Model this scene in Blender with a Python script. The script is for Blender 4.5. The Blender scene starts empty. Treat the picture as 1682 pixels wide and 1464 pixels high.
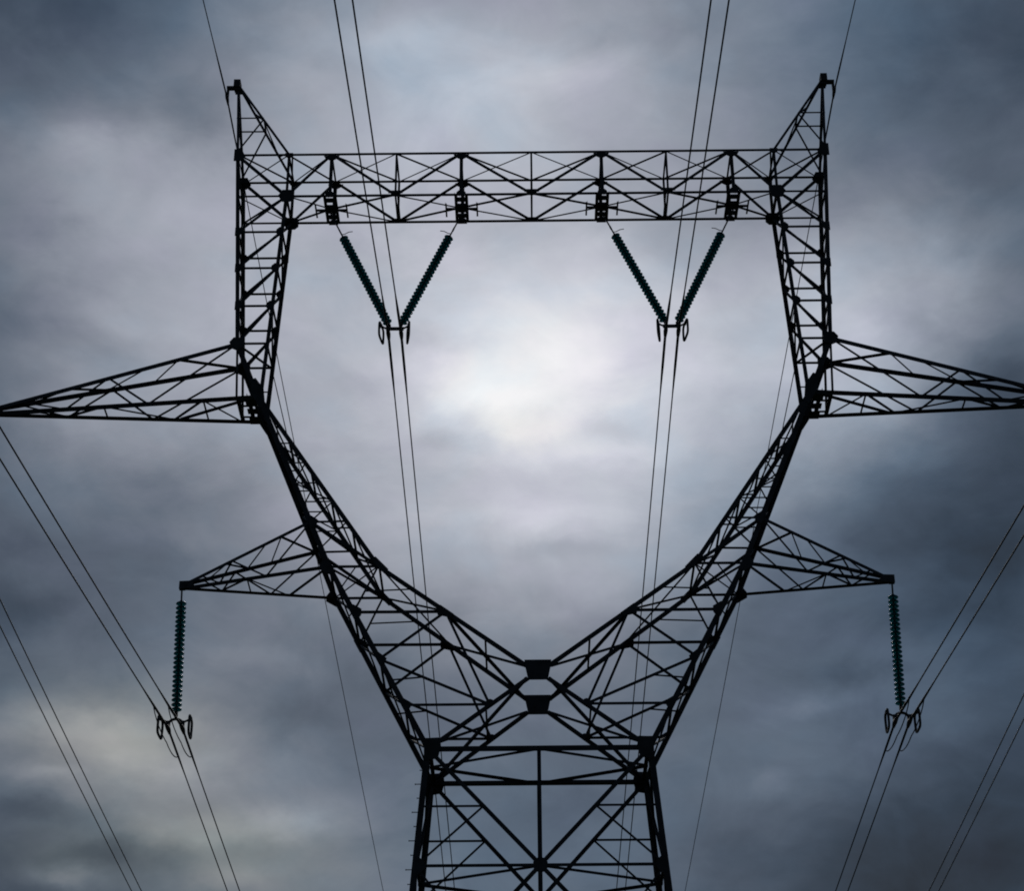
import bpy, bmesh, math, random
from mathutils import Vector, Matrix
random.seed(7)
SC = bpy.context.scene
COL = SC.collection

# ------------------------------------------------------------------ camera, sky, sun, exposure
def set_camera():
    cam = bpy.data.cameras.new('camera')
    co = bpy.data.objects.new('camera', cam)
    COL.objects.link(co)
    pitch, yaw, roll = 0.5358882, -0.0069672, -0.0059570
    cp, sp = math.cos(pitch), math.sin(pitch)
    fwd = Vector((math.sin(yaw) * cp, math.cos(yaw) * cp, sp))
    r0 = Vector((math.cos(yaw), -math.sin(yaw), 0))
    u0 = r0.cross(fwd)
    c, s = math.cos(roll), math.sin(roll)
    r = c * r0 + s * u0
    u = -s * r0 + c * u0
    m = Matrix((r, u, -fwd)).transposed().to_4x4()
    m.translation = Vector((-0.3236, -52.0, 1.7))
    co.matrix_world = m
    cam.sensor_fit = 'HORIZONTAL'
    cam.sensor_width = 36.0
    cam.lens = 3299.95 / 1682 * 36.0
    cam.clip_start = 0.1
    cam.clip_end = 20000
    SC.camera = co
set_camera()

SUN_AZ, SUN_EL = 0.3, 32.0          # degrees from +Y, above the horizon
# soft cloud masses of the overcast: azimuth, elevation, half-widths (degrees), brightness step
CLOUDS = [
    (-13.8, 18.3, 3.75, 3.15, -0.084), (-9.9, 18.3, 3.75, 3.15, 0.061), (-5.9, 18.3, 3.75, 3.15, 0.089), (-2.0, 18.3, 3.75, 3.15, 0.034), (2.0, 18.3, 3.75, 3.15, 0.056),
    (5.9, 18.3, 3.75, 3.15, -0.019), (9.9, 18.3, 3.75, 3.15, -0.107), (13.8, 18.3, 3.75, 3.15, -0.092), (-14.1, 21.4, 3.82, 3.15, 0.157), (-10.0, 21.4, 3.82, 3.15, 0.133),
    (-6.0, 21.4, 3.82, 3.15, 0.023), (-2.0, 21.4, 3.82, 3.15, 0.034), (2.0, 21.4, 3.82, 3.15, -0.022), (6.0, 21.4, 3.82, 3.15, 0.075), (10.0, 21.4, 3.82, 3.15, 0.106),
    (14.1, 21.4, 3.82, 3.15, -0.015), (-14.4, 24.6, 3.9, 3.15, -0.038), (-10.3, 24.6, 3.9, 3.15, 0.068), (-6.2, 24.6, 3.9, 3.15, -0.053), (-2.1, 24.6, 3.9, 3.15, 0.031),
    (2.1, 24.6, 3.9, 3.15, 0.07), (6.2, 24.6, 3.9, 3.15, -0.052), (14.4, 24.6, 3.9, 3.15, 0.015), (-14.7, 27.8, 4.0, 3.15, 0.021), (-10.5, 27.8, 4.0, 3.15, -0.037),
    (-6.3, 27.8, 4.0, 3.15, 0.183), (-2.1, 27.8, 4.0, 3.15, 0.134), (2.1, 27.8, 4.0, 3.15, 0.166), (6.3, 27.8, 4.0, 3.15, 0.104), (10.5, 27.8, 4.0, 3.15, -0.043),
    (14.7, 27.8, 4.0, 3.15, -0.043), (-15.2, 30.9, 4.12, 3.15, 0.118), (-10.8, 30.9, 4.12, 3.15, 0.119), (-6.5, 30.9, 4.12, 3.15, 0.073), (-2.2, 30.9, 4.12, 3.15, 0.16),
    (2.2, 30.9, 4.12, 3.15, 0.181), (6.5, 30.9, 4.12, 3.15, 0.145), (10.8, 30.9, 4.12, 3.15, 0.118), (15.2, 30.9, 4.12, 3.15, -0.062), (-11.2, 34.0, 4.26, 3.15, 0.163),
    (-6.7, 34.0, 4.26, 3.15, 0.107), (-2.2, 34.0, 4.26, 3.15, 0.223), (2.2, 34.0, 4.26, 3.15, 0.269), (6.7, 34.0, 4.26, 3.15, 0.108), (11.2, 34.0, 4.26, 3.15, 0.272),
    (15.7, 34.0, 4.26, 3.15, 0.096), (-16.3, 37.2, 4.42, 3.15, 0.201), (-11.6, 37.2, 4.42, 3.15, 0.127), (-7.0, 37.2, 4.42, 3.15, 0.138), (-2.3, 37.2, 4.42, 3.15, 0.079),
    (2.3, 37.2, 4.42, 3.15, 0.102), (7.0, 37.2, 4.42, 3.15, 0.079), (11.6, 37.2, 4.42, 3.15, 0.017), (16.3, 37.2, 4.42, 3.15, 0.018), (-17.0, 40.4, 4.61, 3.15, -0.036),
    (-12.1, 40.4, 4.61, 3.15, 0.033), (-7.3, 40.4, 4.61, 3.15, 0.121), (-2.4, 40.4, 4.61, 3.15, 0.193), (2.4, 40.4, 4.61, 3.15, 0.135), (7.3, 40.4, 4.61, 3.15, 0.079),
    (12.1, 40.4, 4.61, 3.15, 0.017), (17.0, 40.4, 4.61, 3.15, -0.016), (-17.8, 43.5, 4.84, 3.15, -0.056), (-12.7, 43.5, 4.84, 3.15, 0.055), (-7.6, 43.5, 4.84, 3.15, 0.114),
    (-2.5, 43.5, 4.84, 3.15, 0.112), (2.5, 43.5, 4.84, 3.15, 0.1), (7.6, 43.5, 4.84, 3.15, 0.094), (12.7, 43.5, 4.84, 3.15, 0.055), (17.8, 43.5, 4.84, 3.15, -0.023),
]
# smaller puffs and streaks
WISPS = [
    (-0.2, 32.6, 3.51, 1.91, 0.046), (-1.4, 32.0, 1.84, 0.59, 0.091), (-2.2, 32.8, 1.24, 0.69, 0.046), (-0.3, 31.1, 1.32, 0.38, 0.052), (1.7, 33.0, 1.86, 0.95, 0.013),
    (-3.3, 33.7, 1.25, 0.52, -0.065), (3.0, 31.2, 1.22, 0.43, -0.078), (-2.8, 30.8, 1.21, 0.38, -0.065), (0.8, 29.8, 4.0, 0.43, -0.039), (2.8, 30.4, 1.81, 0.35, 0.039),
    (-0.2, 28.7, 2.97, 0.38, 0.039), (1.1, 27.7, 2.16, 0.26, -0.046), (-14.2, 33.7, 2.5, 0.49, 0.046), (-16.8, 36.2, 1.51, 0.69, -0.052), (-11.6, 39.5, 1.35, 0.95, -0.078),
    (-15.3, 38.4, 2.21, 0.49, 0.065), (-4.9, 42.1, 2.58, 0.61, 0.052), (1.0, 41.2, 2.77, 0.69, 0.039), (4.7, 42.1, 2.11, 0.52, -0.046), (14.2, 35.0, 1.27, 0.78, 0.026),
    (15.7, 31.7, 1.12, 0.87, -0.104), (11.9, 31.6, 1.63, 0.61, 0.065), (16.0, 37.1, 1.31, 0.69, -0.052), (8.6, 23.0, 1.32, 0.31, 0.072), (10.6, 23.8, 1.71, 0.31, -0.046),
    (7.0, 20.9, 1.12, 0.38, 0.052), (12.0, 25.3, 1.92, 0.43, -0.039), (15.0, 26.8, 1.17, 0.69, -0.065), (12.7, 22.0, 1.12, 0.52, 0.046), (-13.7, 22.2, 2.81, 0.59, 0.085),
    (-11.7, 22.5, 1.88, 0.45, 0.052), (-15.3, 22.4, 1.5, 0.69, 0.039), (-9.3, 19.7, 2.58, 0.45, 0.046), (-7.2, 20.2, 1.66, 0.52, 0.039), (10.9, 20.7, 3.53, 2.08, -0.039),
    (14.4, 26.2, 2.13, 2.08, -0.026), (-11.6, 21.5, 1.59, 0.45, 0.078), (-14.2, 20.9, 1.49, 0.24, 0.065), (-14.4, 19.9, 1.66, 0.38, -0.091), (-11.9, 19.0, 1.38, 0.52, -0.117),
    (-13.4, 18.2, 1.19, 0.31, 0.117), (-8.7, 18.5, 1.19, 0.31, 0.065), (-9.6, 19.4, 1.01, 0.28, 0.039), (-6.6, 19.9, 1.38, 0.45, 0.065), (-7.4, 22.9, 1.51, 0.61, -0.039),
    (-8.4, 24.5, 1.72, 0.35, 0.046), (-15.2, 25.4, 1.35, 0.52, -0.065), (-12.0, 29.1, 1.59, 0.49, -0.052), (-10.4, 27.7, 1.76, 0.38, 0.039), (-15.1, 30.7, 1.61, 0.35, 0.039),
]
BLUE = [(13.0, 25.0, 7.0, 6.5, .9), (13.0, 42.0, 6.0, 3.5, .7), (-15.0, 43.0, 5.0, 2.2, .6), (-3.5, 41.0, 2.5, 2.0, .4), (0.0, 19.5, 5.0, 3.0, .6)]
WARM = [(-12.4, 22.0, 3.6, 1.6, 1.0), (-8.6, 18.7, 4.0, 1.3, .7), (-14.0, 18.6, 2.0, .9, .6), (0.0, 31.2, 1.6, .5, .22), (-10.0, 19.6, 4.0, 1.0, .5)]
SKY_BASE = .30

def set_world():
    w = bpy.data.worlds.new('World')
    SC.world = w
    w.use_nodes = True
    nt = w.node_tree
    N, L = nt.nodes, nt.links
    N.clear()
    def nd(t, **k):
        n = N.new(t)
        for a, v in k.items(): setattr(n, a, v)
        return n
    def put(sock, v):
        if isinstance(v, bpy.types.NodeSocket): L.new(v, sock)
        else: sock.default_value = v
    def M(op, a, b=None, c=None):
        n = nd('ShaderNodeMath', operation=op)
        put(n.inputs[0], a)
        if b is not None: put(n.inputs[1], b)
        if c is not None: put(n.inputs[2], c)
        return n.outputs[0]
    def V(op, a, b=None):
        n = nd('ShaderNodeVectorMath', operation=op)
        put(n.inputs[0], a)
        if b is not None: put(n.inputs[1], b)
        return n
    def noise(vec, scale, detail, rough, dist=0.0):
        n = nd('ShaderNodeTexNoise')
        L.new(vec, n.inputs['Vector'])
        n.inputs['Scale'].default_value = scale
        n.inputs['Detail'].default_value = detail
        n.inputs['Roughness'].default_value = rough
        n.inputs['Distortion'].default_value = dist
        return n
    tc = nd('ShaderNodeTexCoord')
    d = V('NORMALIZE', tc.outputs['Generated']).outputs[0]
    sx = nd('ShaderNodeSeparateXYZ')
    L.new(d, sx.inputs[0])
    az = M('MULTIPLY', M('ARCTAN2', sx.outputs[0], sx.outputs[1]), 57.2958)
    el = M('MULTIPLY', M('ARCSINE', sx.outputs[2]), 57.2958)
    cv = nd('ShaderNodeCombineXYZ')
    L.new(az, cv.inputs[0]); L.new(el, cv.inputs[1])
    ae = cv.outputs[0]
    st = V('MULTIPLY', d, (1.0, 1.0, 1.7)).outputs[0]          # clouds lie flat: stretched along the horizon
    # ragged edges: push the coordinates about with noise
    wn = noise(st, 34.0, 5.0, .55)
    off = V('MULTIPLY', V('SUBTRACT', wn.outputs['Color'], (.5, .5, .5)).outputs[0], (1.7, 1.0, 0.0)).outputs[0]
    aw = V('ADD', ae, off).outputs[0]
    def blobs(lst, start):
        acc = start
        for a, e, sa, se, amp in lst:
            q = V('MULTIPLY', V('SUBTRACT', aw, (a, e, 0)).outputs[0], (1 / sa, 1 / se, 0)).outputs[0]
            g = M('EXPONENT', M('MULTIPLY', V('DOT_PRODUCT', q, q).outputs['Value'], -1.0))
            acc = M('MULTIPLY_ADD', g, amp, acc)
        return acc
    val = blobs(WISPS, blobs(CLOUDS, SKY_BASE))
    n1 = noise(st, 15.0, 7.0, .56, .6)
    n2 = noise(st, 42.0, 6.0, .6, .4)
    val = M('ADD', val, M('MULTIPLY', M('SUBTRACT', n1.outputs[0], .5), .17))
    val = M('ADD', val, M('MULTIPLY', M('SUBTRACT', n2.outputs[0], .5), .06))
    # added darkening of the unseen sky behind the camera, keeps the steel black
    val = M('MULTIPLY_ADD', M('MAXIMUM', M('MULTIPLY', sx.outputs[1], -1.0), 0.0), -.10, val)
    val = M('MAXIMUM', M('MINIMUM', val, .97), .10)
    # grey value -> slate blue in the thick cloud, neutral and a touch lilac in the thin
    r = nd('ShaderNodeValToRGB')
    r.color_ramp.interpolation = 'EASE'
    L.new(val, r.inputs[0])
    def lin(c): return tuple(((x / 255 + .055) / 1.055) ** 2.4 if x > 10 else x / 255 / 12.92 for x in c) + (1,)
    stops = [(.0, (8, 12, 17)), (.12, (22, 30, 39)), (.22, (44, 56, 70)), (.302, (66, 77, 92)), (.40, (91, 102, 117)), (.506, (122, 129, 142)), (.667, (165, 170, 182)), (.816, (205, 208, 218)), (.91, (231, 232, 236)), (1.0, (250, 250, 251))]
    cr = r.color_ramp
    cr.interpolation = 'LINEAR'
    while len(cr.elements) < len(stops): cr.elements.new(.5)
    for e_, (p, c) in zip(cr.elements, stops):
        e_.position = p
        e_.color = lin(c)
    wm = M('MINIMUM', blobs(WARM, 0.0), 1.0)
    mx = nd('ShaderNodeMix', data_type='RGBA', blend_type='MULTIPLY')
    L.new(wm, mx.inputs[0])
    L.new(r.outputs[0], mx.inputs[6])
    mx.inputs[7].default_value = (1.04, 1.0, .83, 1)
    def tint(col, fac, rgb):
        t = nd('ShaderNodeMix', data_type='RGBA', blend_type='MULTIPLY')
        put(t.inputs[0], fac); L.new(col, t.inputs[6]); t.inputs[7].default_value = (*rgb, 1)
        return t.outputs[2]
    c = tint(mx.outputs[2], M('MINIMUM', blobs(BLUE, 0.0), 1.0), (.80, .99, 1.10))
    n3 = noise(st, 20.0, 3.0, .5)
    f3 = M('MULTIPLY', M('SUBTRACT', n3.outputs[0], .5), 4.0)
    c = tint(c, M('MAXIMUM', M('MINIMUM', f3, 1.0), 0.0), (1.03, .995, 1.03))
    c = tint(c, M('MAXIMUM', M('MINIMUM', M('MULTIPLY', f3, -1.0), 1.0), 0.0), (.93, 1.0, 1.03))
    bg = nd('ShaderNodeBackground')
    L.new(c, bg.inputs[0])
    bg.inputs[1].default_value = 1.0
    sk = nd('ShaderNodeTexSky', sky_type='NISHITA')
    sk.sun_disc = False
    sk.sun_elevation = math.radians(SUN_EL)
    sk.sun_rotation = math.radians(SUN_AZ)
    bs = nd('ShaderNodeBackground')
    L.new(sk.outputs[0], bs.inputs[0])
    bs.inputs[1].default_value = .05
    ms = nd('ShaderNodeMixShader')
    ms.inputs[0].default_value = .97
    L.new(bs.outputs[0], ms.inputs[1]); L.new(bg.outputs[0], ms.inputs[2])
    out = nd('ShaderNodeOutputWorld')
    L.new(ms.outputs[0], out.inputs[0])
    sun = bpy.data.lights.new('sun', 'SUN')
    sun.energy = .6
    sun.angle = math.radians(14)
    sun.color = (1.0, .96, .9)
    so = bpy.data.objects.new('sun', sun)
    COL.objects.link(so)
    a, e = math.radians(SUN_AZ), math.radians(SUN_EL)
    dirv = Vector((math.sin(a) * math.cos(e), math.cos(a) * math.cos(e), math.sin(e)))
    so.rotation_euler = dirv.to_track_quat('Z', 'Y').to_euler()
    so.location = dirv * 200
    SC.view_settings.view_transform = 'Standard'
    SC.view_settings.look = 'None'
    SC.view_settings.exposure = 0
    SC.view_settings.gamma = 1
    SC.view_settings.use_curve_mapping = False
    SC.cycles.filter_width = 1.9
set_world()

# ------------------------------------------------------------------ materials
def mat(name, c0, c1, scale, rough=.6, metal=0.0, bump=0.0, spec=.4):
    m = bpy.data.materials.new(name)
    m.use_nodes = True
    nt = m.node_tree
    b = nt.nodes['Principled BSDF']
    tc = nt.nodes.new('ShaderNodeTexCoord')
    n = nt.nodes.new('ShaderNodeTexNoise')
    n.inputs['Scale'].default_value = scale
    n.inputs['Detail'].default_value = 6
    nt.links.new(tc.outputs['Object'], n.inputs['Vector'])
    r = nt.nodes.new('ShaderNodeValToRGB')
    r.color_ramp.elements[0].position = .35
    r.color_ramp.elements[1].position = .68
    r.color_ramp.elements[0].color = (*c0, 1)
    r.color_ramp.elements[1].color = (*c1, 1)
    nt.links.new(n.outputs[0], r.inputs[0])
    nt.links.new(r.outputs[0], b.inputs['Base Color'])
    b.inputs['Roughness'].default_value = rough
    b.inputs['Metallic'].default_value = metal
    b.inputs['Specular IOR Level'].default_value = spec
    if bump:
        bp = nt.nodes.new('ShaderNodeBump')
        bp.inputs['Strength'].default_value = bump
        nt.links.new(n.outputs[0], bp.inputs['Height'])
        nt.links.new(bp.outputs[0], b.inputs['Normal'])
    return m
STEEL = mat('weathered_dark_steel', (.024, .027, .033), (.052, .055, .064), 2.5, .7, 0, .15, .2)
FIT = mat('fitting_steel', (.022, .022, .024), (.05, .05, .052), 8, .6, 0, .1, .3)
CABLE = mat('aged_aluminium_cable', (.03, .031, .034), (.05, .05, .054), 6, .65, 0, 0, .25)
CAPM = mat('cast_iron_cap', (.012, .013, .014), (.03, .03, .032), 14, .6, 0, .1, .3)
CONC = mat('concrete', (.22, .21, .2), (.34, .33, .31), 5, .9, 0, .4, .2)
GRASS = mat('rough_grass', (.035, .05, .018), (.075, .08, .035), .6, .95, 0, .6, .1)
GLASS = mat('teal_glass', (.007, .07, .082), (.013, .105, .116), 4, .18, 0, 0, .5)
def glass_setup():
    nt = GLASS.node_tree
    b = nt.nodes['Principled BSDF']
    tr = nt.nodes.new('ShaderNodeBsdfTranslucent')
    tr.inputs[0].default_value = (.04, .55, .6, 1)
    mx = nt.nodes.new('ShaderNodeMixShader')
    mx.inputs[0].default_value = .5
    o = nt.nodes['Material Output']
    nt.links.new(b.outputs[0], mx.inputs[1]); nt.links.new(tr.outputs[0], mx.inputs[2]); nt.links.new(mx.outputs[0], o.inputs[0])
glass_setup()

# ------------------------------------------------------------------ helpers
CZ = 1.7                                       # heights below are measured from eye level
def V3(x, y, z): return Vector((x, y, z + CZ))
def link(name, bm, materials, parent=None, smooth=False):
    me = bpy.data.meshes.new(name)
    bmesh.ops.recalc_face_normals(bm, faces=bm.faces)
    bm.to_mesh(me)
    bm.free()
    for m in (materials if isinstance(materials, list) else [materials]): me.materials.append(m)
    if smooth:
        for p in me.polygons: p.use_smooth = True
    o = bpy.data.objects.new(name, me)
    COL.objects.link(o)
    if parent: o.parent = parent
    return o
def empty(name, label, cat, loc=(0, 0, 0), group=None):
    o = bpy.data.objects.new(name, None)
    o.location = loc
    o.empty_display_size = .5
    COL.objects.link(o)
    tag(o, label, cat, group)
    return o
def tag(o, label, cat, group=None):
    o['label'] = label; o['category'] = cat
    if group: o['group'] = group
def prism(bm, ring0, ring1):
    a = [bm.verts.new(v) for v in ring0]
    b = [bm.verts.new(v) for v in ring1]
    n = len(a)
    for i in range(n): bm.faces.new((a[i], a[(i + 1) % n], b[(i + 1) % n], b[i]))
    bm.faces.new(a[::-1]); bm.faces.new(b)
JIT = [0]
def angle(bm, p, q, w, n, ext=0.0, t=None):
    """an L-section steel angle from p to q; n: outward normal of the face it is bolted to"""
    p, q, n = Vector(p), Vector(q), Vector(n)
    d = (q - p).normalized()
    p = p - d * ext; q = q + d * ext
    v = n - d * n.dot(d)
    if v.length < 1e-4: v = d.orthogonal()
    v.normalize()
    u = d.cross(v)
    # the standing leg is turned the same way on both sides of the tower
    if abs(u.z) > .25: flip = (u.z > 0) == (v.y <= 0)
    else: flip = u.x * (p.x + q.x) > 0
    if flip: u = -u
    JIT[0] = (JIT[0] + 1) % 5
    j = v * (.004 * JIT[0])
    t = t or max(.008, w * .11)
    prof = [(-w / 2, 0), (w / 2, 0), (w / 2, -t), (-w / 2 + t, -t), (-w / 2 + t, -w), (-w / 2, -w)]
    prism(bm, [p + j + u * a + v * b for a, b in prof], [q + j + u * a + v * b for a, b in prof])
def hull2(pts):
    pts = sorted(set((round(a, 5), round(b, 5)) for a, b in pts))
    def half(ps):
        h = []
        for p in ps:
            while len(h) > 1 and (h[-1][0] - h[-2][0]) * (p[1] - h[-2][1]) - (h[-1][1] - h[-2][1]) * (p[0] - h[-2][0]) <= 0: h.pop()
            h.append(p)
        return h
    a, b = half(pts), half(pts[::-1])
    return a[:-1] + b[:-1]
def plate_xz(bm, pts, y, th=.018):
    h = hull2(pts)
    prism(bm, [V3(a, y - th / 2, b) for a, b in h], [V3(a, y + th / 2, b) for a, b in h])
def tube(bm, pts, r, seg=8, closed=False):
    pts = [Vector(p) for p in pts]
    n = len(pts)
    up = Vector((0, 0, 1))
    rings = []
    pu = None
    for i, p in enumerate(pts):
        if closed: d = pts[(i + 1) % n] - pts[i - 1]
        else: d = pts[min(i + 1, n - 1)] - pts[max(i - 1, 0)]
        d.normalize()
        u = (pu - d * pu.dot(d)) if pu else d.orthogonal()
        u.normalize(); pu = u
        v = d.cross(u)
        rr = r[i] if isinstance(r, list) else r
        rings.append([bm.verts.new(p + (u * math.cos(2 * math.pi * k / seg) + v * math.sin(2 * math.pi * k / seg)) * rr) for k in range(seg)])
    for i in range(n if closed else n - 1):
        a, b = rings[i], rings[(i + 1) % n]
        for k in range(seg): bm.faces.new((a[k], a[(k + 1) % seg], b[(k + 1) % seg], b[k]))
    if not closed:
        bm.faces.new(rings[0][::-1]); bm.faces.new(rings[-1])
def box(bm, c, s, rot=None):
    g = bmesh.ops.create_cube(bm, size=1)
    m = Matrix.Diagonal((*s, 1))
    if rot is not None: m = rot.to_4x4() @ m
    m = Matrix.Translation(Vector(c)) @ m
    bmesh.ops.transform(bm, matrix=m, verts=g['verts'])
def lathe(bm, prof, seg, mi=None):
    rings = []
    for r, z in prof:
        rings.append([bm.verts.new((r * math.cos(2 * math.pi * k / seg), r * math.sin(2 * math.pi * k / seg), z)) for k in range(seg)])
    for i in range(len(rings) - 1):
        for k in range(seg):
            f = bm.faces.new((rings[i][k], rings[i][(k + 1) % seg], rings[i + 1][(k + 1) % seg], rings[i + 1][k]))
            if mi: f.material_index = mi[i]
            f.smooth = True
    f = bm.faces.new(rings[0][::-1]); f.material_index = mi[0] if mi else 0
    f = bm.faces.new(rings[-1]); f.material_index = mi[-1] if mi else 0

# ------------------------------------------------------------------ ground
def ground():
    bm = bmesh.new()
    n = 60; R = 3000
    def f(i):
        t = i / n * 2 - 1
        return R * math.copysign(abs(t) ** 2.2, t)
    vs = [[bm.verts.new((f(i), f(j), .0 if math.hypot(f(i), f(j)) < 90 else .6 * math.sin(f(i) * .011) * math.cos(f(j) * .013) - .2)) for j in range(n + 1)] for i in range(n + 1)]
    for i in range(n):
        for j in range(n): bm.faces.new((vs[i][j], vs[i + 1][j], vs[i + 1][j + 1], vs[i][j + 1]))
    o = link('ground', bm, GRASS, smooth=True)
    o['kind'] = 'structure'
ground()

# ------------------------------------------------------------------ the tower
TOWER = empty('transmission_tower', 'tall black lattice steel pylon with forked neck, bridge beam and four side arms', 'pylon')
def H(z):                                       # half depth of the tower at height z
    k = [(-2, 2.52), (18, 1.400), (33.3, .684), (43, .726)]
    for (a, ha), (b, hb) in zip(k, k[1:]):
        if z <= b: return ha + (hb - ha) * (z - a) / (b - a)
    return .726
def P(s, x, f, z): return V3(s * x, f * H(z), z)
FB = (-1, 1)
def new(): return bmesh.new()
def lerp(a, b, t): return (a[0] + (b[0] - a[0]) * t, a[1] + (b[1] - a[1]) * t)

# key points of one half in elevation (distance from the axis, height)
TO = (9.542, 41.53); TI = (7.871, 41.53)
ZB = 39.85
BI = (7.871, 39.85)
Z4O = (9.088, 34.197)
EL = (8.303, 32.23)
def ox(z): return 9.088 + (z - 34.197) * .0619      # outer chord of the column
def ix(z): return 7.871 + (39.85 - z) * .0567       # inner chord of the column
ZC = [39.85, 38.44, 37.03, 35.60, 34.197]
P2O = (5.923, 26.312); P2I = (4.513, 26.312)
def oleg(z):
    a, b = (EL, P2O) if z > P2O[1] else (P2O, W)
    return a[0] + (b[0] - a[0]) * (z - a[1]) / (b[1] - a[1])
W = (2.987, 20.62)
CT = (.34, 23.12); CB = (.30, 22.70)
def ileg(z):
    a, b = (EL, P2I) if z > P2I[1] else (P2I, CT)
    return a[0] + (b[0] - a[0]) * (z - a[1]) / (b[1] - a[1])
NI = (2.573, 24.824); NO = (oleg(24.83), 24.83)
MO = (oleg(23.35), 23.35); M2 = (oleg(21.936), 21.936); Q = (1.334, 21.936)
P1O = (oleg(27.81), 27.81); P1I = (ileg(27.83), 27.83)
T2 = (10.199, 26.285); T1 = (16.781, 32.27); APX = (9.844, 45.129)
def leg(z): return 2.987 + (20.62 - z) * .0796
XC = 17.30

def gusset(parent, s, f, pts, z, proud=.03):
    """flat steel plate bolted over a joint; pts in the face's own elevation"""
    bm = new()
    plate_xz(bm, [(s * a, b) for a, b in pts], f * (H(z) + proud))
    return link('gusset_plate', bm, STEEL, parent)
def star(c, dirs, l=.42, w=.11):
    """outline points of a gusset round node c reaching towards dirs"""
    pts = []
    for dx, dz in dirs:
        k = math.hypot(dx, dz); dx, dz = dx / k, dz / k
        for sg in (-1, 1): pts.append((c[0] + dx * l - sg * dz * w, c[1] + dz * l + sg * dx * w))
    return pts
def to(a, b): return (b[0] - a[0], b[1] - a[1])

# ---- body below the waist
def build_body():
    bm = new()
    LV = [20.62, 13.34, 6.0, -1.2]
    for f in FB:
        nf = (0, f, 0)
        angle(bm, P(-1, W[0], f, W[1]), P(1, W[0], f, W[1]), .15, nf)                       # waist horizontal
        angle(bm, P(1, 0, f, 20.62), P(1, 0, f, 13.34), .105, nf)                             # centre post
        for i in range(3):
            z0, z1 = LV[i], LV[i + 1]
            x0, x1 = leg(z0), leg(z1)
            tt = x0 / (x0 + x1); zc = z0 + (z1 - z0) * tt
            for s in (-1, 1):
                angle(bm, P(s, x0, f, z0), P(-s, x1, f, z1), .115, nf)
                # redundant members between leg and diagonal
                for fr in (.5,):
                    zh = z0 + (zc - z0) * fr; xh = x0 * (1 - fr)
                    angle(bm, P(s, leg(zh), f, zh), P(s, xh, f, zh), .062, nf, .06)
                    angle(bm, P(s, xh, f, zh), P(s, leg(zc), f, zc), .058, nf)
                    zk = zc + (z1 - zc) * .5; xk = x1 * .5
                    angle(bm, P(s, leg(zk), f, zk), P(s, xk, f, zk), .062, nf)
                    angle(bm, P(s, xk, f, zk), P(s, leg(zc), f, zc), .058, nf)
            angle(bm, P(-1, leg(zc), f, zc), P(1, leg(zc), f, zc), .085, nf, .05)
            if i < 2: angle(bm, P(-1, x1, f, z1), P(1, x1, f, z1), .09, nf)
    for s in (-1, 1):
        ns = (s, 0, 0)
        for i in range(3):
            z0, z1 = LV[i], LV[i + 1]
            tt = leg(z0) / (leg(z0) + leg(z1)); zc = z0 + (z1 - z0) * tt
            angle(bm, P(s, leg(z0), -1, z0), P(s, leg(z0), 1, z0), .10, ns)
            angle(bm, P(s, leg(zc), -1, zc), P(s, leg(zc), 1, zc), .08, ns)
            for a, b in ((z0, zc), (zc, z1)):
                angle(bm, P(s, leg(a), -1, a), P(s, leg(b), 1, b), .07, ns)
                angle(bm, P(s, leg(a), 1, a), P(s, leg(b), -1, b), .07, ns)
            # plan bracing: diamond between the middles of the four sides
            for zz in ((z0, zc) if i == 0 else (zc,)):
                for f in FB: angle(bm, V3(s * leg(zz), 0, zz), P(1, 0, f, zz), .075, (0, 0, 1))
    body = link('tower_body', bm, STEEL, TOWER)
    for s in (-1, 1):
        for f in FB:
            b = new()
            angle(b, P(s, W[0], f, W[1] + .25), P(s, leg(8), f, 8), .165, (0, f, 0))
            angle(b, P(s, leg(8), f, 8), P(s, leg(-1.7), f, -1.7), .22, (0, f, 0))
            link('leg', b, STEEL, body)
            c = W
            gusset(body, s, f, [(3.10, 20.92), (2.70, 20.94), (2.64, 20.66), (2.72, 20.34), (3.06, 20.28), (3.10, 20.5)], 20.6)
            b = new()
            base = P(s, leg(-1.7), f, -1.7)
            for k, (sz, h) in enumerate(((1.5, .25), (1.0, .55))): box(b, (base.x, base.y, h / 2), (sz, sz, h))
            fo = link('footing', b, CONC, TOWER)
    for f in FB:
        gusset(body, 1, f, star((0, XC), [(1, 1), (-1, 1), (1, -1), (-1, -1)], .19, .08), XC)
        for s in (-1, 1):
            zm = 18.95
            gusset(body, s, f, star((leg(XC), XC), [(-1, .1), (0, 1), (0, -1)], .24, .08), XC)
    # step bolts up one leg
    b = new()
    tube(b, [Vector((0, 0, 0)), Vector((-.15, 0, 0))], .012, 6)
    tube(b, [Vector((-.15, 0, 0)), Vector((-.165, 0, 0))], .022, 6)
    first = link('step_bolt', b, STEEL, body)
    for k in range(46):
        z = 20.0 - k * .4
        o = first if k == 0 else first.copy()
        if k: COL.objects.link(o); o.parent = body
        o.location = P(-1, leg(z) + .09, -1, z)
        o.scale = (1 if k % 2 else .45, 1, 1)
build_body()

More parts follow.
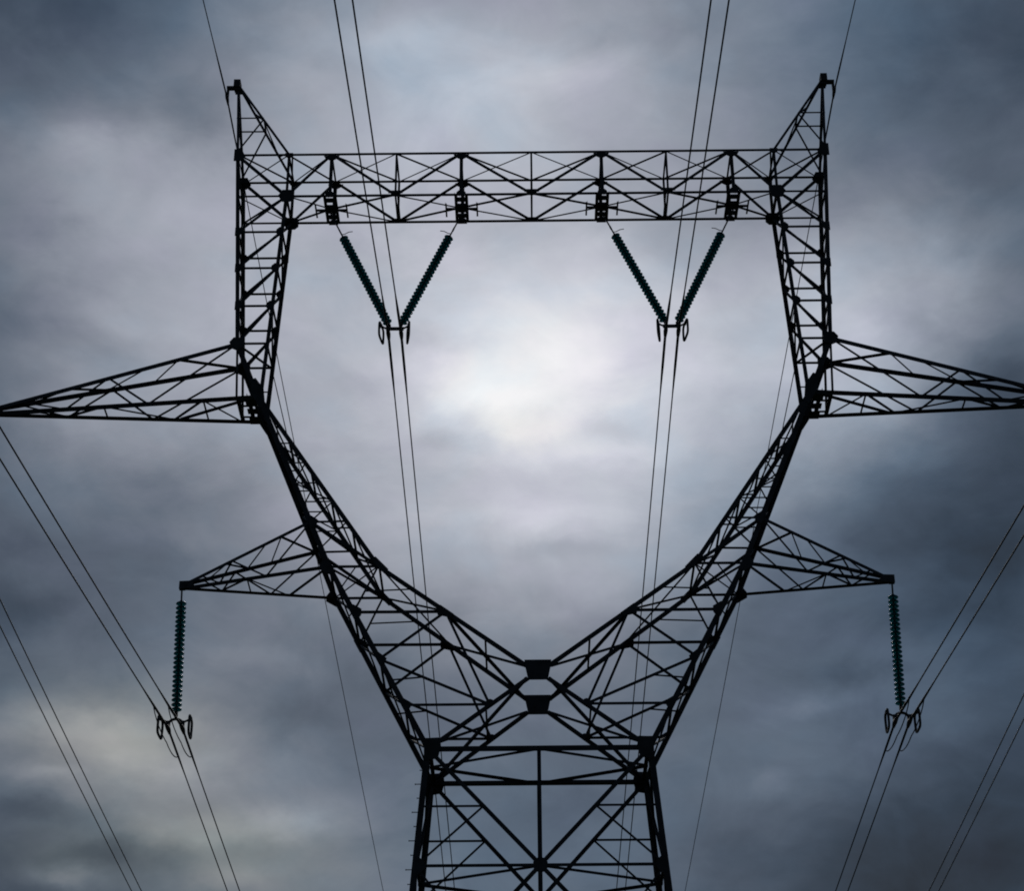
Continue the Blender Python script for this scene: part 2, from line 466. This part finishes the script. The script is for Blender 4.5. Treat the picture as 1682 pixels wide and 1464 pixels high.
# ---- the two fork arms (K frame) from the waist to the elbow
def build_fork(s):
    bm = new()
    for f in FB:
        nf = (0, f, 0)
        def br(a, b, w=.07): angle(bm, P(s, a[0], f, a[1]), P(s, b[0], f, b[1]), w, nf)
        br(P1O, P1I, .07); br(P2O, P2I, .085); br(NO, NI, .095)
        br(P1O, P2I, .10); br(P2I, NO, .06); br(NI, MO, .085); br(MO, Q, .085)
        br(M2, Q, .08); br(NI, Q, .075)
        br(lerp(P1O, P1I, .5), lerp(P1O, P1I, .5)) if False else None
        # closely laced upper part, elbow down to the lower side arm
        zs = [31.3, 30.55, 29.85, 29.15, 28.5, 27.82]
        for i in range(len(zs) - 1):
            a, b = zs[i], zs[i + 1]
            if i % 2: br((oleg(a), a), (ileg(b), b), .045)
            else: br((ileg(a), a), (oleg(b), b), .045)
            if i: br((oleg(a), a), (ileg(a), a), .045)
        # short members round the upper diagonal
        m = lerp(P2O, P2I, .55)
        br((m[0], 26.31), (oleg(25.6), 25.6), .04)
        br((ileg(25.55), 25.55), lerp(P2I, NO, .55), .045)
        h1 = lerp(MO, Q, .33)
        br((oleg(22.7), 22.7), lerp(MO, Q, .40), .05)
        # lower side of the K, waist corner to the crotch, carries a short strut
        br(lerp(CB, W, .62), lerp(Q, W, .62), .05)
    ns = (s, 0, 0)
    def cross(z0, z1, fn, w=.055, both=True, n=None):
        a0, a1 = fn(z0), fn(z1)
        angle(bm, P(s, a0, -1, z0), P(s, a1, 1, z1), w, n or ns)
        if both: angle(bm, P(s, a0, 1, z0), P(s, a1, -1, z1), w, n or ns)
    for fn, zs in ((oleg, [32.0, 31.0, 30.0, 29.0, 27.81, 26.31, 24.83, 23.35, 21.94, 20.62]), (ileg, [31.9, 30.7, 29.6, 28.6, 27.6, 26.31, 24.83])):
        for a, b in zip(zs, zs[1:]): cross(a, b, fn, .05, b < 28.7)
        for a in zs[1:-1]: angle(bm, P(s, fn(a), -1, a), P(s, fn(a), 1, a), .06, ns)
    # inner face from the bend to the crotch: X with a strut at the middle
    cross(NI[1], CT[1], ileg, .075, True, (0, 0, 1))
    zm = (NI[1] + CT[1]) / 2
    angle(bm, P(s, ileg(zm), -1, zm), P(s, ileg(zm), 1, zm), .055, (0, 0, 1))
    # underside, crotch to waist
    for f in FB:
        angle(bm, P(s, CB[0], f, CB[1]), P(s, W[0] - .12, -f, W[1] + .1), .075, (0, 0, -1))
    qm = lerp(CB, W, .42)
    angle(bm, P(s, qm[0], -1, qm[1]), P(s, qm[0], 1, qm[1]), .055, (0, 0, -1))
    # diaphragms at the lower arm
    for z in (26.31, 27.81):
        for f in FB: angle(bm, P(s, oleg(z), f, z), P(s, ileg(z), -f, z), .05, (0, 0, 1))
    # light tie across the elbow's inner corner, far face
    angle(bm, P(s, ix(34.2), 1, 34.2), P(s, ileg(30.7), 1, 30.7), .03, (0, 1, 0))
    arm = link('fork_arm', bm, STEEL, TOWER)
    for f in FB:
        for nm, path, w in (('outer_chord', [EL, P2O, W], .152), ('inner_chord', [EL, P2I, CT], .135), ('lower_chord', [CB, W], .13)):
            b = new()
            for a, c in zip(path, path[1:]): angle(b, P(s, a[0], f, a[1]), P(s, c[0], f, c[1]), w, (0, f, 0), .03)
            link(nm, b, STEEL, arm)
        gusset(arm, s, f, star(P2O, [to(P2O, EL), to(P2O, W), (.6, 0)], .26, .085), P2O[1])
        gusset(arm, s, f, star(P2I, [to(P2I, EL), to(P2I, CT)], .30, .09), P2I[1])
        gusset(arm, s, f, star(NI, [to(NI, P2I), to(NI, CT), (.8, -.15)], .24, .07), NI[1])
        gusset(arm, s, f, star(P1O, [to(P1O, EL), to(P1O, W), (-1, 0)], .20, .07), P1O[1])
        gusset(arm, s, f, star(NO, [to(NO, P2O), to(NO, W), (-1, 0)], .22, .09), NO[1])
        gusset(arm, s, f, star(MO, [to(MO, P2O), to(MO, W), (-1, -.3)], .20, .07), MO[1])
        gusset(arm, s, f, star(M2, [to(M2, P2O), to(M2, W), (-1, 0)], .18, .07), M2[1])
        gusset(arm, s, f, star(Q, [to(Q, CB), to(Q, W), (.2, 1)], .14, .05), Q[1])
        # elbow plate
        gusset(arm, s, f, [(8.56, 32.85), (8.44, 32.9), (8.17, 32.5), (8.10, 31.95), (8.22, 31.8), (8.42, 32.12), (8.55, 32.36)], 32.3)
for s in (-1, 1): build_fork(s)

# ---- crotch plates joining both arms
for f in FB:
    b = new()
    plate_xz(b, [(-.37, 23.26), (.37, 23.26), (.36, 23.1), (.27, 22.66), (-.27, 22.66), (-.36, 23.1)], f * (H(22.9) + .04), .02)
    link('crotch_plate', b, STEEL, TOWER)

# ---- columns of the head
def build_column(s):
    bm = new()
    for f in FB:
        nf = (0, f, 0)
        for i in range(1, 5):
            z0, z1 = ZC[i - 1], ZC[i]
            angle(bm, P(s, ox(z1) + .06, f, z1), P(s, ix(z1), f, z1), .085, nf)
            dz = .1 if f > 0 else 0.0
            angle(bm, P(s, ix(z0 - dz), f, z0 - dz), P(s, ox(z1 - dz), f, z1 - dz), .095, nf)
        angle(bm, P(s, ox(ZB), f, ZB), P(s, ix(ZB), f, ZB), .075, nf)
        angle(bm, P(s, TO[0], f, TO[1]), P(s, ix(ZB), f, ZB), .115, nf)                        # thick corner diagonal
        # short post from the arm's top chord down to its bottom chord
        angle(bm, P(s, Z4O[0], f, Z4O[1]), P(s, 8.98, f, 32.24), .07, nf)
    ns = (s, 0, 0)
    zz = [41.53] + ZC
    for fn in (ox, ix):
        for i, (a, b) in enumerate(zip(zz, zz[1:])):
            g = 1 if i % 2 else -1
            angle(bm, P(s, fn(a), g, a), P(s, fn(b), -g, b), .05, ns)
            angle(bm, P(s, fn(b), -1, b), P(s, fn(b), 1, b), .055, ns)
    z = Z4O[1]
    for f in FB: angle(bm, P(s, ox(z), f, z), P(s, ix(z), -f, z), .055, (0, 0, 1))
    # lacing in the tapering foot
    for f in FB:
        angle(bm, P(s, ix(33.3), f, 33.3), P(s, 8.72, f, 33.3), .045, (0, f, 0))
    # boxed root under the arm
    for xx in (8.62, 8.95):
        angle(bm, P(s, xx, -1, 32.24), P(s, xx, 1, 32.24), .13, (0, 0, -1))
    hz = H(32.2)
    for y0, y1 in ((-hz, -.30), (-.16, .14), (.30, hz)):
        box(bm, V3(s * 8.56, (y0 + y1) / 2, 32.17), (.34, y1 - y0, .016))
    for y0 in (-.34, .30):
        box(bm, V3(s * 8.80, y0, 32.16), (.34, .10, .014))
    col = link('head_column', bm, STEEL, TOWER)
    for f in FB:
        b = new()
        angle(b, P(s, TO[0], f, TO[1]), P(s, Z4O[0], f, Z4O[1]), .125, (0, f, 0), .03)
        angle(b, P(s, Z4O[0], f, Z4O[1]), P(s, EL[0] + .04, f, EL[1]), .16, (0, f, 0), .03)
        link('outer_chord', b, STEEL, col)
        b = new()
        angle(b, P(s, TI[0], f, TI[1]), P(s, BI[0], f, BI[1]), .09, (0, f, 0))
        angle(b, P(s, BI[0], f, BI[1]), P(s, EL[0] - .05, f, EL[1]), .12, (0, f, 0), .03)
        link('inner_chord', b, STEEL, col)
        gusset(col, s, f, star(TO, [(0, 1), (0, -1), (-1, -.9)], .24, .12), TO[1])
        gusset(col, s, f, star((ix(ZB), ZB), [(1, .6), (0, -1), (-1, 0), (0, .6)], .24, .13), ZB)
        for z in ZC[1:4]:
            gusset(col, s, f, star((ox(z), z), [(0, 1), (0, -1), (-1, .8)], .16, .08), z)
            gusset(col, s, f, star((ix(z), z), [(0, 1), (0, -1), (.6, 0)], .17, .07), z)
        gusset(col, s, f, star(Z4O, [(0, 1), (-.4, -1), (1, -.3), (-.3, 0)], .22, .12), Z4O[1])
        gusset(col, s, f, star(TI, [(1, 0), (-1, 0), (0, -1)], .13, .06), TI[1])
for s in (-1, 1): build_column(s)

# ---- bridge beam
HX = (6.48, 2.267)                             # where the insulator strings hang
def build_beam():
    bm = new()
    xb = [7.871, 6.48, 4.373, 2.267, 0.0]
    zt, zb = TO[1], ZB
    for f in FB:
        nf = (0, f, 0)
        for s in (-1, 1):
            def br(a, za, b, zb_, w): angle(bm, P(s, a, f, za), P(s, b, f, zb_), w, nf)
            br(7.871, zb, 6.48, zt, .10); br(6.48, zt, 4.373, zb, .10); br(4.373, zb, 2.267, zt, .10); br(2.267, zt, 0, zb, .10)
            for x in HX: br(x, zt, x, zb, .115)
            br(4.373, zt, 4.373, zb, .07)
        angle(bm, P(1, 0, f, zt), P(1, 0, f, zb), .065, nf)
    ht, hb = H(zt), H(zb)
    xs = [9.45, 7.871, 6.48, 4.373, 2.267, 0]
    for s in (-1, 1):
        for a, b in zip(xs, xs[1:]):                                  # light X bracing in the top face
            for f in FB: angle(bm, V3(s * a, f * ht, zt), V3(s * b, -f * ht, zt), .042, (0, 0, 1))
        for x in xs[1:-1]: angle(bm, V3(s * x, -ht, zt), V3(s * x, ht, zt), .055, (0, 0, 1))
        for x in (7.871, 4.373): angle(bm, V3(s * x, -hb, zb), V3(s * x, hb, zb), .065, (0, 0, -1))
        angle(bm, V3(s * 4.30, -hb, zb), V3(s * 4.30, hb, zb), .05, (0, 0, -1))
        for h, nb in ((6.48, (7.871, 4.373)), (2.267, (4.373, 0))):
            for x in nb:
                for f in FB: angle(bm, V3(s * x, f * hb, zb), V3(s * h, 0, zb), .05, (0, 0, -1))
        # portal diaphragm at the corner
        for f in FB: angle(bm, V3(s * ox(ZB), f * hb, zb), V3(s * 7.871, -f * hb, zb), .045, (0, 0, -1))
    for x in (0,):
        angle(bm, V3(x, -ht, zt), V3(x, ht, zt), .055, (0, 0, 1)); angle(bm, V3(x, -hb, zb), V3(x, hb, zb), .06, (0, 0, -1))
    beam = link('bridge_beam', bm, STEEL, TOWER)
    for f in FB:
        for z, n, xe, w in ((zt, 'top_chord', TO[0], .09), (zb, 'bottom_chord', BI[0], .095)):
            b = new()
            angle(b, P(-1, xe, f, z), P(1, xe, f, z), w, (0, f, 0), .02)
            link(n, b, STEEL, beam)
        for s in (-1, 1):
            for x in HX: gusset(beam, s, f, star((x, zt), [(1, -.55), (-1, -.55), (0, -1)], .26, .06), zt)
            gusset(beam, s, f, star((4.373, zb), [(1, .55), (-1, .55)], .24, .06), zb)
        gusset(beam, 1, f, star((0, zb), [(1, .55), (-1, .55)], .24, .06), zb)
        for s in (-1, 1):
            for x in HX: gusset(beam, s, f, star((x, zb), [(1, 0), (-1, 0), (0, 1)], .15, .07), zb)
    for s in (-1, 1):
        for x in HX:
            b = new()
            for dx in (-.17, .17): angle(b, V3(s * x + dx, -hb - .03, zb - .02), V3(s * x + dx, hb + .03, zb - .02), .10, (0, 0, -1))
            for yy in (-.45, -.1, .12, .42): angle(b, V3(s * x - .2, yy, zb - .035), V3(s * x + .2, yy, zb - .035), .11, (0, 0, -1))
            box(b, V3(s * x, 0, zb - .06), (.42, .16, .12))
            # spreader with a short cross piece at each end
            angle(b, V3(s * x - .52, 0, zb - .05), V3(s * x + .52, 0, zb - .05), .06, (0, 0, -1))
            for dx in (-.5, .5): angle(b, V3(s * x + dx, -.36, zb - .07), V3(s * x + dx, .36, zb - .07), .055, (0, 0, -1))
            link('hanger_beam', b, STEEL, beam)
build_beam()

# ---- earth wire peaks
def build_peak(s):
    bm = new()
    A = V3(s * APX[0], 0, APX[1])
    def on(x, f, t): return P(s, x, f, TO[1]).lerp(A, t)
    for f in FB:
        nf = (0, f, .2)
        angle(bm, on(TO[0], f, .52), on(TI[0], f, .52), .055, nf, .05)
        angle(bm, on(TI[0], f, .50), on(TO[0], f, .06), .06, nf)
    for x in (TO[0], TI[0]):
        for a, b, g in ((.02, .26, -1), (.26, .5, 1), (.5, .72, -1), (.72, .88, 1)):
            angle(bm, on(x, g, a), on(x, -g, b), .04, (s if x > 9 else -s, 0, .3))
        angle(bm, on(x, -1, .5), on(x, 1, .5), .045, (s, 0, 0))
    pk = link('earth_wire_peak', bm, STEEL, TOWER)
    for f in FB:
        for x, w in ((TO[0], .085), (TI[0], .085)):
            b = new()
            angle(b, on(x, f, 0), on(x, f, .97), w, (0, f, .2))
            link('peak_leg', b, STEEL, pk)
    b = new()
    box(b, A + Vector((s * .03, 0, -.02)), (.22, .34, .30))
    box(b, A + Vector((s * .17, 0, -.12)), (.42, .14, .10))
    box(b, A + Vector((s * -.03, 0, -.26)), (.26, .28, .05))
    link('peak_cap', b, STEEL, pk)
for s in (-1, 1): build_peak(s)

# ---- side arms
def build_side_arm(s, top, bot, tip, w, tb, tt, big):
    bm = new()
    tipv = V3(s * tip[0], 0, tip[1])
    def tp(f, t): return P(s, top[0], f, top[1]).lerp(tipv, t)
    def bp(f, t): return P(s, bot[0], f, bot[1]).lerp(tipv + Vector((0, 0, -.12)), t)
    lw = .07 if big else .055
    for f in FB:
        nf = (0, f, 0)
        angle(bm, tp(f, 0), bp(f, tb[0]), lw, nf)
        angle(bm, bp(f, tb[0]), tp(f, tt), lw, nf)
        angle(bm, tp(f, tt), bp(f, tb[1]), lw, nf)
        angle(bm, bp(f, tb[1]), tp(f, .86), lw * .8, nf)
    up, dn = (0, 0, 1), (0, 0, -1)
    angle(bm, tp(-1, .23), tp(1, .0), lw, up); angle(bm, tp(-1, .35), tp(1, .53), lw * .8, up)
    angle(bm, tp(-1, .66), tp(1, .5), lw * .8, up); angle(bm, tp(-1, .66), tp(1, .82), lw * .8, up)
    angle(bm, tp(-1, .23), tp(1, .35), lw * .7, up)
    for t in ((.20, .56) if big else (.56,)): angle(bm, bp(-1, t), bp(1, t), lw * .8, dn)
    angle(bm, bp(-1, 0), bp(1, .30), lw, dn)
    angle(bm, bp(-1, .56), bp(1, .32), lw * .8, dn); angle(bm, bp(-1, .56), bp(1, tb[1]), lw * .8, dn)
    angle(bm, bp(-1, .82), bp(1, tb[1]), lw * .7, dn)
    if big:
        angle(bm, bp(-1, .20), bp(1, .08), lw * .8, dn); angle(bm, bp(-1, .20), bp(1, .32), lw * .8, dn)
    a = link('side_arm', bm, STEEL, TOWER)
    for f in FB:
        b = new(); angle(b, tp(f, -.01), tp(f, 1), w, (0, f, .3)); link('top_chord', b, STEEL, a)
        b = new(); angle(b, bp(f, -.01), bp(f, 1), w * .95, (0, f, -.3)); link('bottom_chord', b, STEEL, a)
    # tip: two cheeks and an end block
    b = new()
    k = .93
    for f in FB:
        q = [tp(f, k), tipv + Vector((s * .10, f * .05, .10)), tipv + Vector((s * .10, f * .05, -.16)), bp(f, k)]
        o = Vector((0, f * .012, 0))
        prism(b, [p + o for p in q], [p - o for p in q])
    box(b, tipv + Vector((s * .06, 0, -.03)), (.16, .16, .24))
    link('tip_plate', b, STEEL, a)
    # small bolts standing proud under the bottom chord
    return a
for s in (-1, 1):
    build_side_arm(s, Z4O, EL, T1, .15, (.40, .70), .51, True)
    build_side_arm(s, P1O, P2O, T2, .115, (.43, .75), .62, False)

# ------------------------------------------------------------------ insulator strings
def disc_mesh():
    bm = bmesh.new()
    prof = [(.018, .076), (.045, .072), (.05, .03), (.062, .022), (.135, -.006), (.152, -.028), (.148, -.036), (.12, -.022), (.118, -.038), (.095, -.014), (.09, -.036), (.06, -.008), (.022, -.02), (.018, -.076)]
    mi = [1, 1, 1, 0, 0, 0, 0, 0, 0, 0, 0, 0, 1]
    lathe(bm, prof, 20, mi)
    me = bpy.data.meshes.new('insulator_disc')
    bmesh.ops.recalc_face_normals(bm, faces=bm.faces)
    bm.to_mesh(me); bm.free()
    me.materials.append(GLASS); me.materials.append(CAPM)
    return me
DISC = disc_mesh()
def string(a, b, label, group, head, n, horn=None):
    """string of glass cap-and-pin discs from a (on the steel) to b (on the yoke)"""
    a, b = Vector(a), Vector(b)
    t = empty('insulator_string', label, 'insulator', a, group)
    d = (b - a).normalized()
    L = (b - a).length
    rot = (-d).to_track_quat('Z', 'Y')
    bm = bmesh.new()
    tube(bm, [Vector((0, 0, 0)), d * head], .026, 8)
    for k in range(3): box(bm, d * (head * (.15 + .3 * k)), (.07, .04, .12), rot.to_matrix())
    link('hanging_link', bm, FIT, t)
    foot = .16
    pitch = (L - head - foot) / n
    for i in range(n):
        o = bpy.data.objects.new('insulator_disc', DISC)
        COL.objects.link(o)
        o.parent = t
        o.location = d * (head + pitch * (i + .5))
        o.rotation_mode = 'QUATERNION'
        o.rotation_quaternion = rot
        o.scale = (1, 1, pitch / .152)
    bm = bmesh.new()
    tube(bm, [d * (L - foot - .02), d * L], .03, 8)
    box(bm, d * (L - foot * .6), (.13, .08, .12), rot.to_matrix())
    link('bottom_fitting', bm, FIT, t)
    if horn:
        bm = bmesh.new()
        h = Vector(horn)
        st = d * (head * .92)
        pts = [st, st + Vector((h.x * .35, 0, .02)), st + Vector((h.x * .8, 0, .10)), st + Vector((h.x * 1.25, 0, .12))]
        tube(bm, pts, .014, 6)
        link('arcing_horn', bm, FIT, t)
    return t

def yoke(c, label, top, group, v):
    """yoke with two suspension clamps 0.4 m apart and a guard ring at each side; c is the level of the cables"""
    t = empty('suspension_yoke', label, 'yoke', c, group)
    bm = bmesh.new()
    if v:
        box(bm, (0, 0, .17), (.56, .06, .10))
        for sx in (-1, 1): box(bm, (sx * .18, 0, .23), (.11, .07, .18))
    else:
        pts = [Vector((.21 * math.sin(a), 0, .06 + .20 * math.cos(a))) for a in [math.radians(-95 + 19 * k) for k in range(11)]]
        tube(bm, pts, .042, 8)
        box(bm, (0, 0, .30), (.08, .05, .14))
    link('yoke_plate', bm, FIT, t)
    for sx in (-1, 1):
        bm = bmesh.new()
        tube(bm, [(sx * .2, -.34, -.035), (sx * .2, -.17, -.01), (sx * .2, 0, 0), (sx * .2, .17, -.01), (sx * .2, .34, -.035)], [.04, .06, .07, .06, .04], 8)
        box(bm, (sx * .2, 0, .07), (.10, .12, .24))
        link('suspension_clamp', bm, FIT, t)
        bm = bmesh.new()
        # upright racket ring outside the clamp, long way along the line
        ring = []
        for k in range(28):
            a = 2 * math.pi * k / 28
            y = .30 * math.copysign(abs(math.cos(a)) ** .45, math.cos(a)); z = .27 * math.copysign(abs(math.sin(a)) ** .45, math.sin(a))
            ring.append(Matrix.Rotation(sx * math.radians(9 if v else 2), 3, 'Z') @ Vector((0, y, z)) + Vector((sx * .42, 0, .02)))
        tube(bm, ring, .036, 8, True)
        tube(bm, [(sx * .22, 0, .16), (sx * .34, 0, .22), (sx * .42, 0, .28)], .032, 8)
        box(bm, (sx * .42, 0, .27), (.07, .12, .07))
        link('guard_ring', bm, FIT, t)
    return t

VX, VZ = 4.319, 34.99
LX, LZ = 10.111, 21.84
MX, MZ = 16.781, 27.84
GS = 'glass insulator strings on the pylon'
SIDE = {-1: 'left', 1: 'right'}
for s in (-1, 1):
    n = SIDE[s]
    zt = ZB - .10
    string(V3(s * 6.54, 0, zt), V3(s * (VX + .16), 0, VZ + .24), 'dark teal insulator string, outer limb of the %s V under the beam' % n, GS, 1.10, 26, (-s * .28, 0, 0))
    string(V3(s * 2.20, 0, zt), V3(s * (VX - .16), 0, VZ + .24), 'dark teal insulator string, inner limb of the %s V under the beam' % n, GS, 1.10, 26, (s * .28, 0, 0))
    yoke(V3(s * VX, 0, VZ), 'small steel yoke at the bottom of the %s V of insulators' % n, None, 'yokes holding the twin cables', True)
    string(V3(s * (T2[0] + .06), 0, T2[1] - .15), V3(s * LX, 0, LZ + .34), 'dark teal insulator string hanging straight down from the tip of the lower %s arm' % n, GS, .36, 24)
    yoke(V3(s * LX, 0, LZ), 'arched steel yoke below the vertical insulator string of the lower %s arm' % n, None, 'yokes holding the twin cables', False)
    string(V3(s * (T1[0] + .06), 0, T1[1] - .15), V3(s * MX, 0, MZ + .34), 'dark teal insulator string hanging from the tip of the long upper %s arm' % n, GS, .36, 24)
    yoke(V3(s * MX, 0, MZ), 'arched steel yoke below the insulator string of the long upper %s arm' % n, None, 'yokes holding the twin cables', False)

# ------------------------------------------------------------------ cables
def cable(name, label, cat, group, x0, z0, an, bn, af, bf, c, r, rods):
    bm = bmesh.new()
    pts = []; rad = []
    ys = [-260, -200, -150, -110, -85, -65, -52, -42, -34, -27, -21, -16, -12, -8, -5, -3, -1.6, -1.2, -.5, 0, .5, 1.2, 1.6, 3, 5, 8, 12, 16, 21, 27, 34, 42, 52, 65, 80, 100, 125, 150, 180, 220, 270, 330]
    for y in ys:
        a, b = (an, bn) if y < 0 else (af, bf)
        pts.append(V3(x0 + a * abs(y), y, z0 + b * abs(y) + c * y * y))
        rad.append(r * (rods if abs(y) <= 1.7 else 1))
    tube(bm, pts, rad, 8)
    o = link(name, bm, CABLE, None, True)
    tag(o, label, cat, group)
    return o
GC = 'twin conductor cables of the line'
A_N, A_F = -.0029, .0002
for s in (-1, 1):
    n = SIDE[s]
    for k, kn in ((-1, 'left'), (1, 'right')):
        cable('conductor', '%s cable of the pair clamped under the %s V of insulators' % (kn, n), 'power cable', GC, s * VX + k * .2, VZ - .0, A_N - s * .0072, -.2021, A_F - s * .0122, -.1702, 3e-4, .021, 2.0)
        cable('conductor', '%s cable of the pair hanging below the lower %s arm' % (kn, n), 'power cable', GC, s * LX + k * .2, LZ, A_N + s * .0610, -.0376, A_F - s * .0131, -.0719, 3e-4, .019, 1.8)
        cable('conductor', '%s cable of the pair hanging from the long upper %s arm' % (kn, n), 'power cable', GC, s * MX + k * .2, MZ, A_N, -.10, A_F - s * .0183, -.0668, 3e-4, .020, 1.5)
        # loose damping loop under each clamp
        for (X, Z, an, bn, af, bf, w) in ((LX, LZ, A_N + s * .0610, -.0376, A_F - s * .0131, -.0719, 'lower'), (MX, MZ, A_N, -.10, A_F - s * .0183, -.0668, 'long upper')):
            bm = bmesh.new()
            e = 1.75; pts = []
            for i in range(17):
                y = -e + 2 * e * i / 16
                a, b = (an, bn) if y < 0 else (af, bf)
                pts.append(V3(s * X + k * .2 + a * abs(y), y, Z + b * abs(y) - .42 * (1 - (y / e) ** 2) ** .8 - .02))
            tube(bm, pts, .016, 6)
            o = link('damping_loop', bm, CABLE, None, True)
            tag(o, 'thin slack loop under the %s clamp at the %s %s arm' % (kn, w, n), 'cable loop', 'slack loops under the cable clamps')
    EX, EZ = 10.19, 44.57
    cable('earth_wire', 'single thin wire running over the %s peak of the pylon' % n, 'earth wire', 'earth wires over the two peaks', s * EX, EZ, A_N - s * .0045, -.1217, A_F - s * .0332, -.1754, 2.2e-4, .0165, 1.7)
    t = empty('earth_wire_clamp', 'small clamp hanging from the stub at the %s peak' % n, 'clamp', V3(s * EX, 0, EZ), 'earth wire clamps')
    bm = bmesh.new()
    box(bm, (-s * .01, 0, .22), (.085, .06, .42))
    link('hanger_strap', bm, FIT, t)
    bm = bmesh.new()
    tube(bm, [(0, -.28, -.05), (0, -.12, -.01), (0, 0, 0), (0, .12, -.01), (0, .28, -.06)], [.03, .05, .06, .05, .03], 8)
    link('clamp_body', bm, FIT, t)
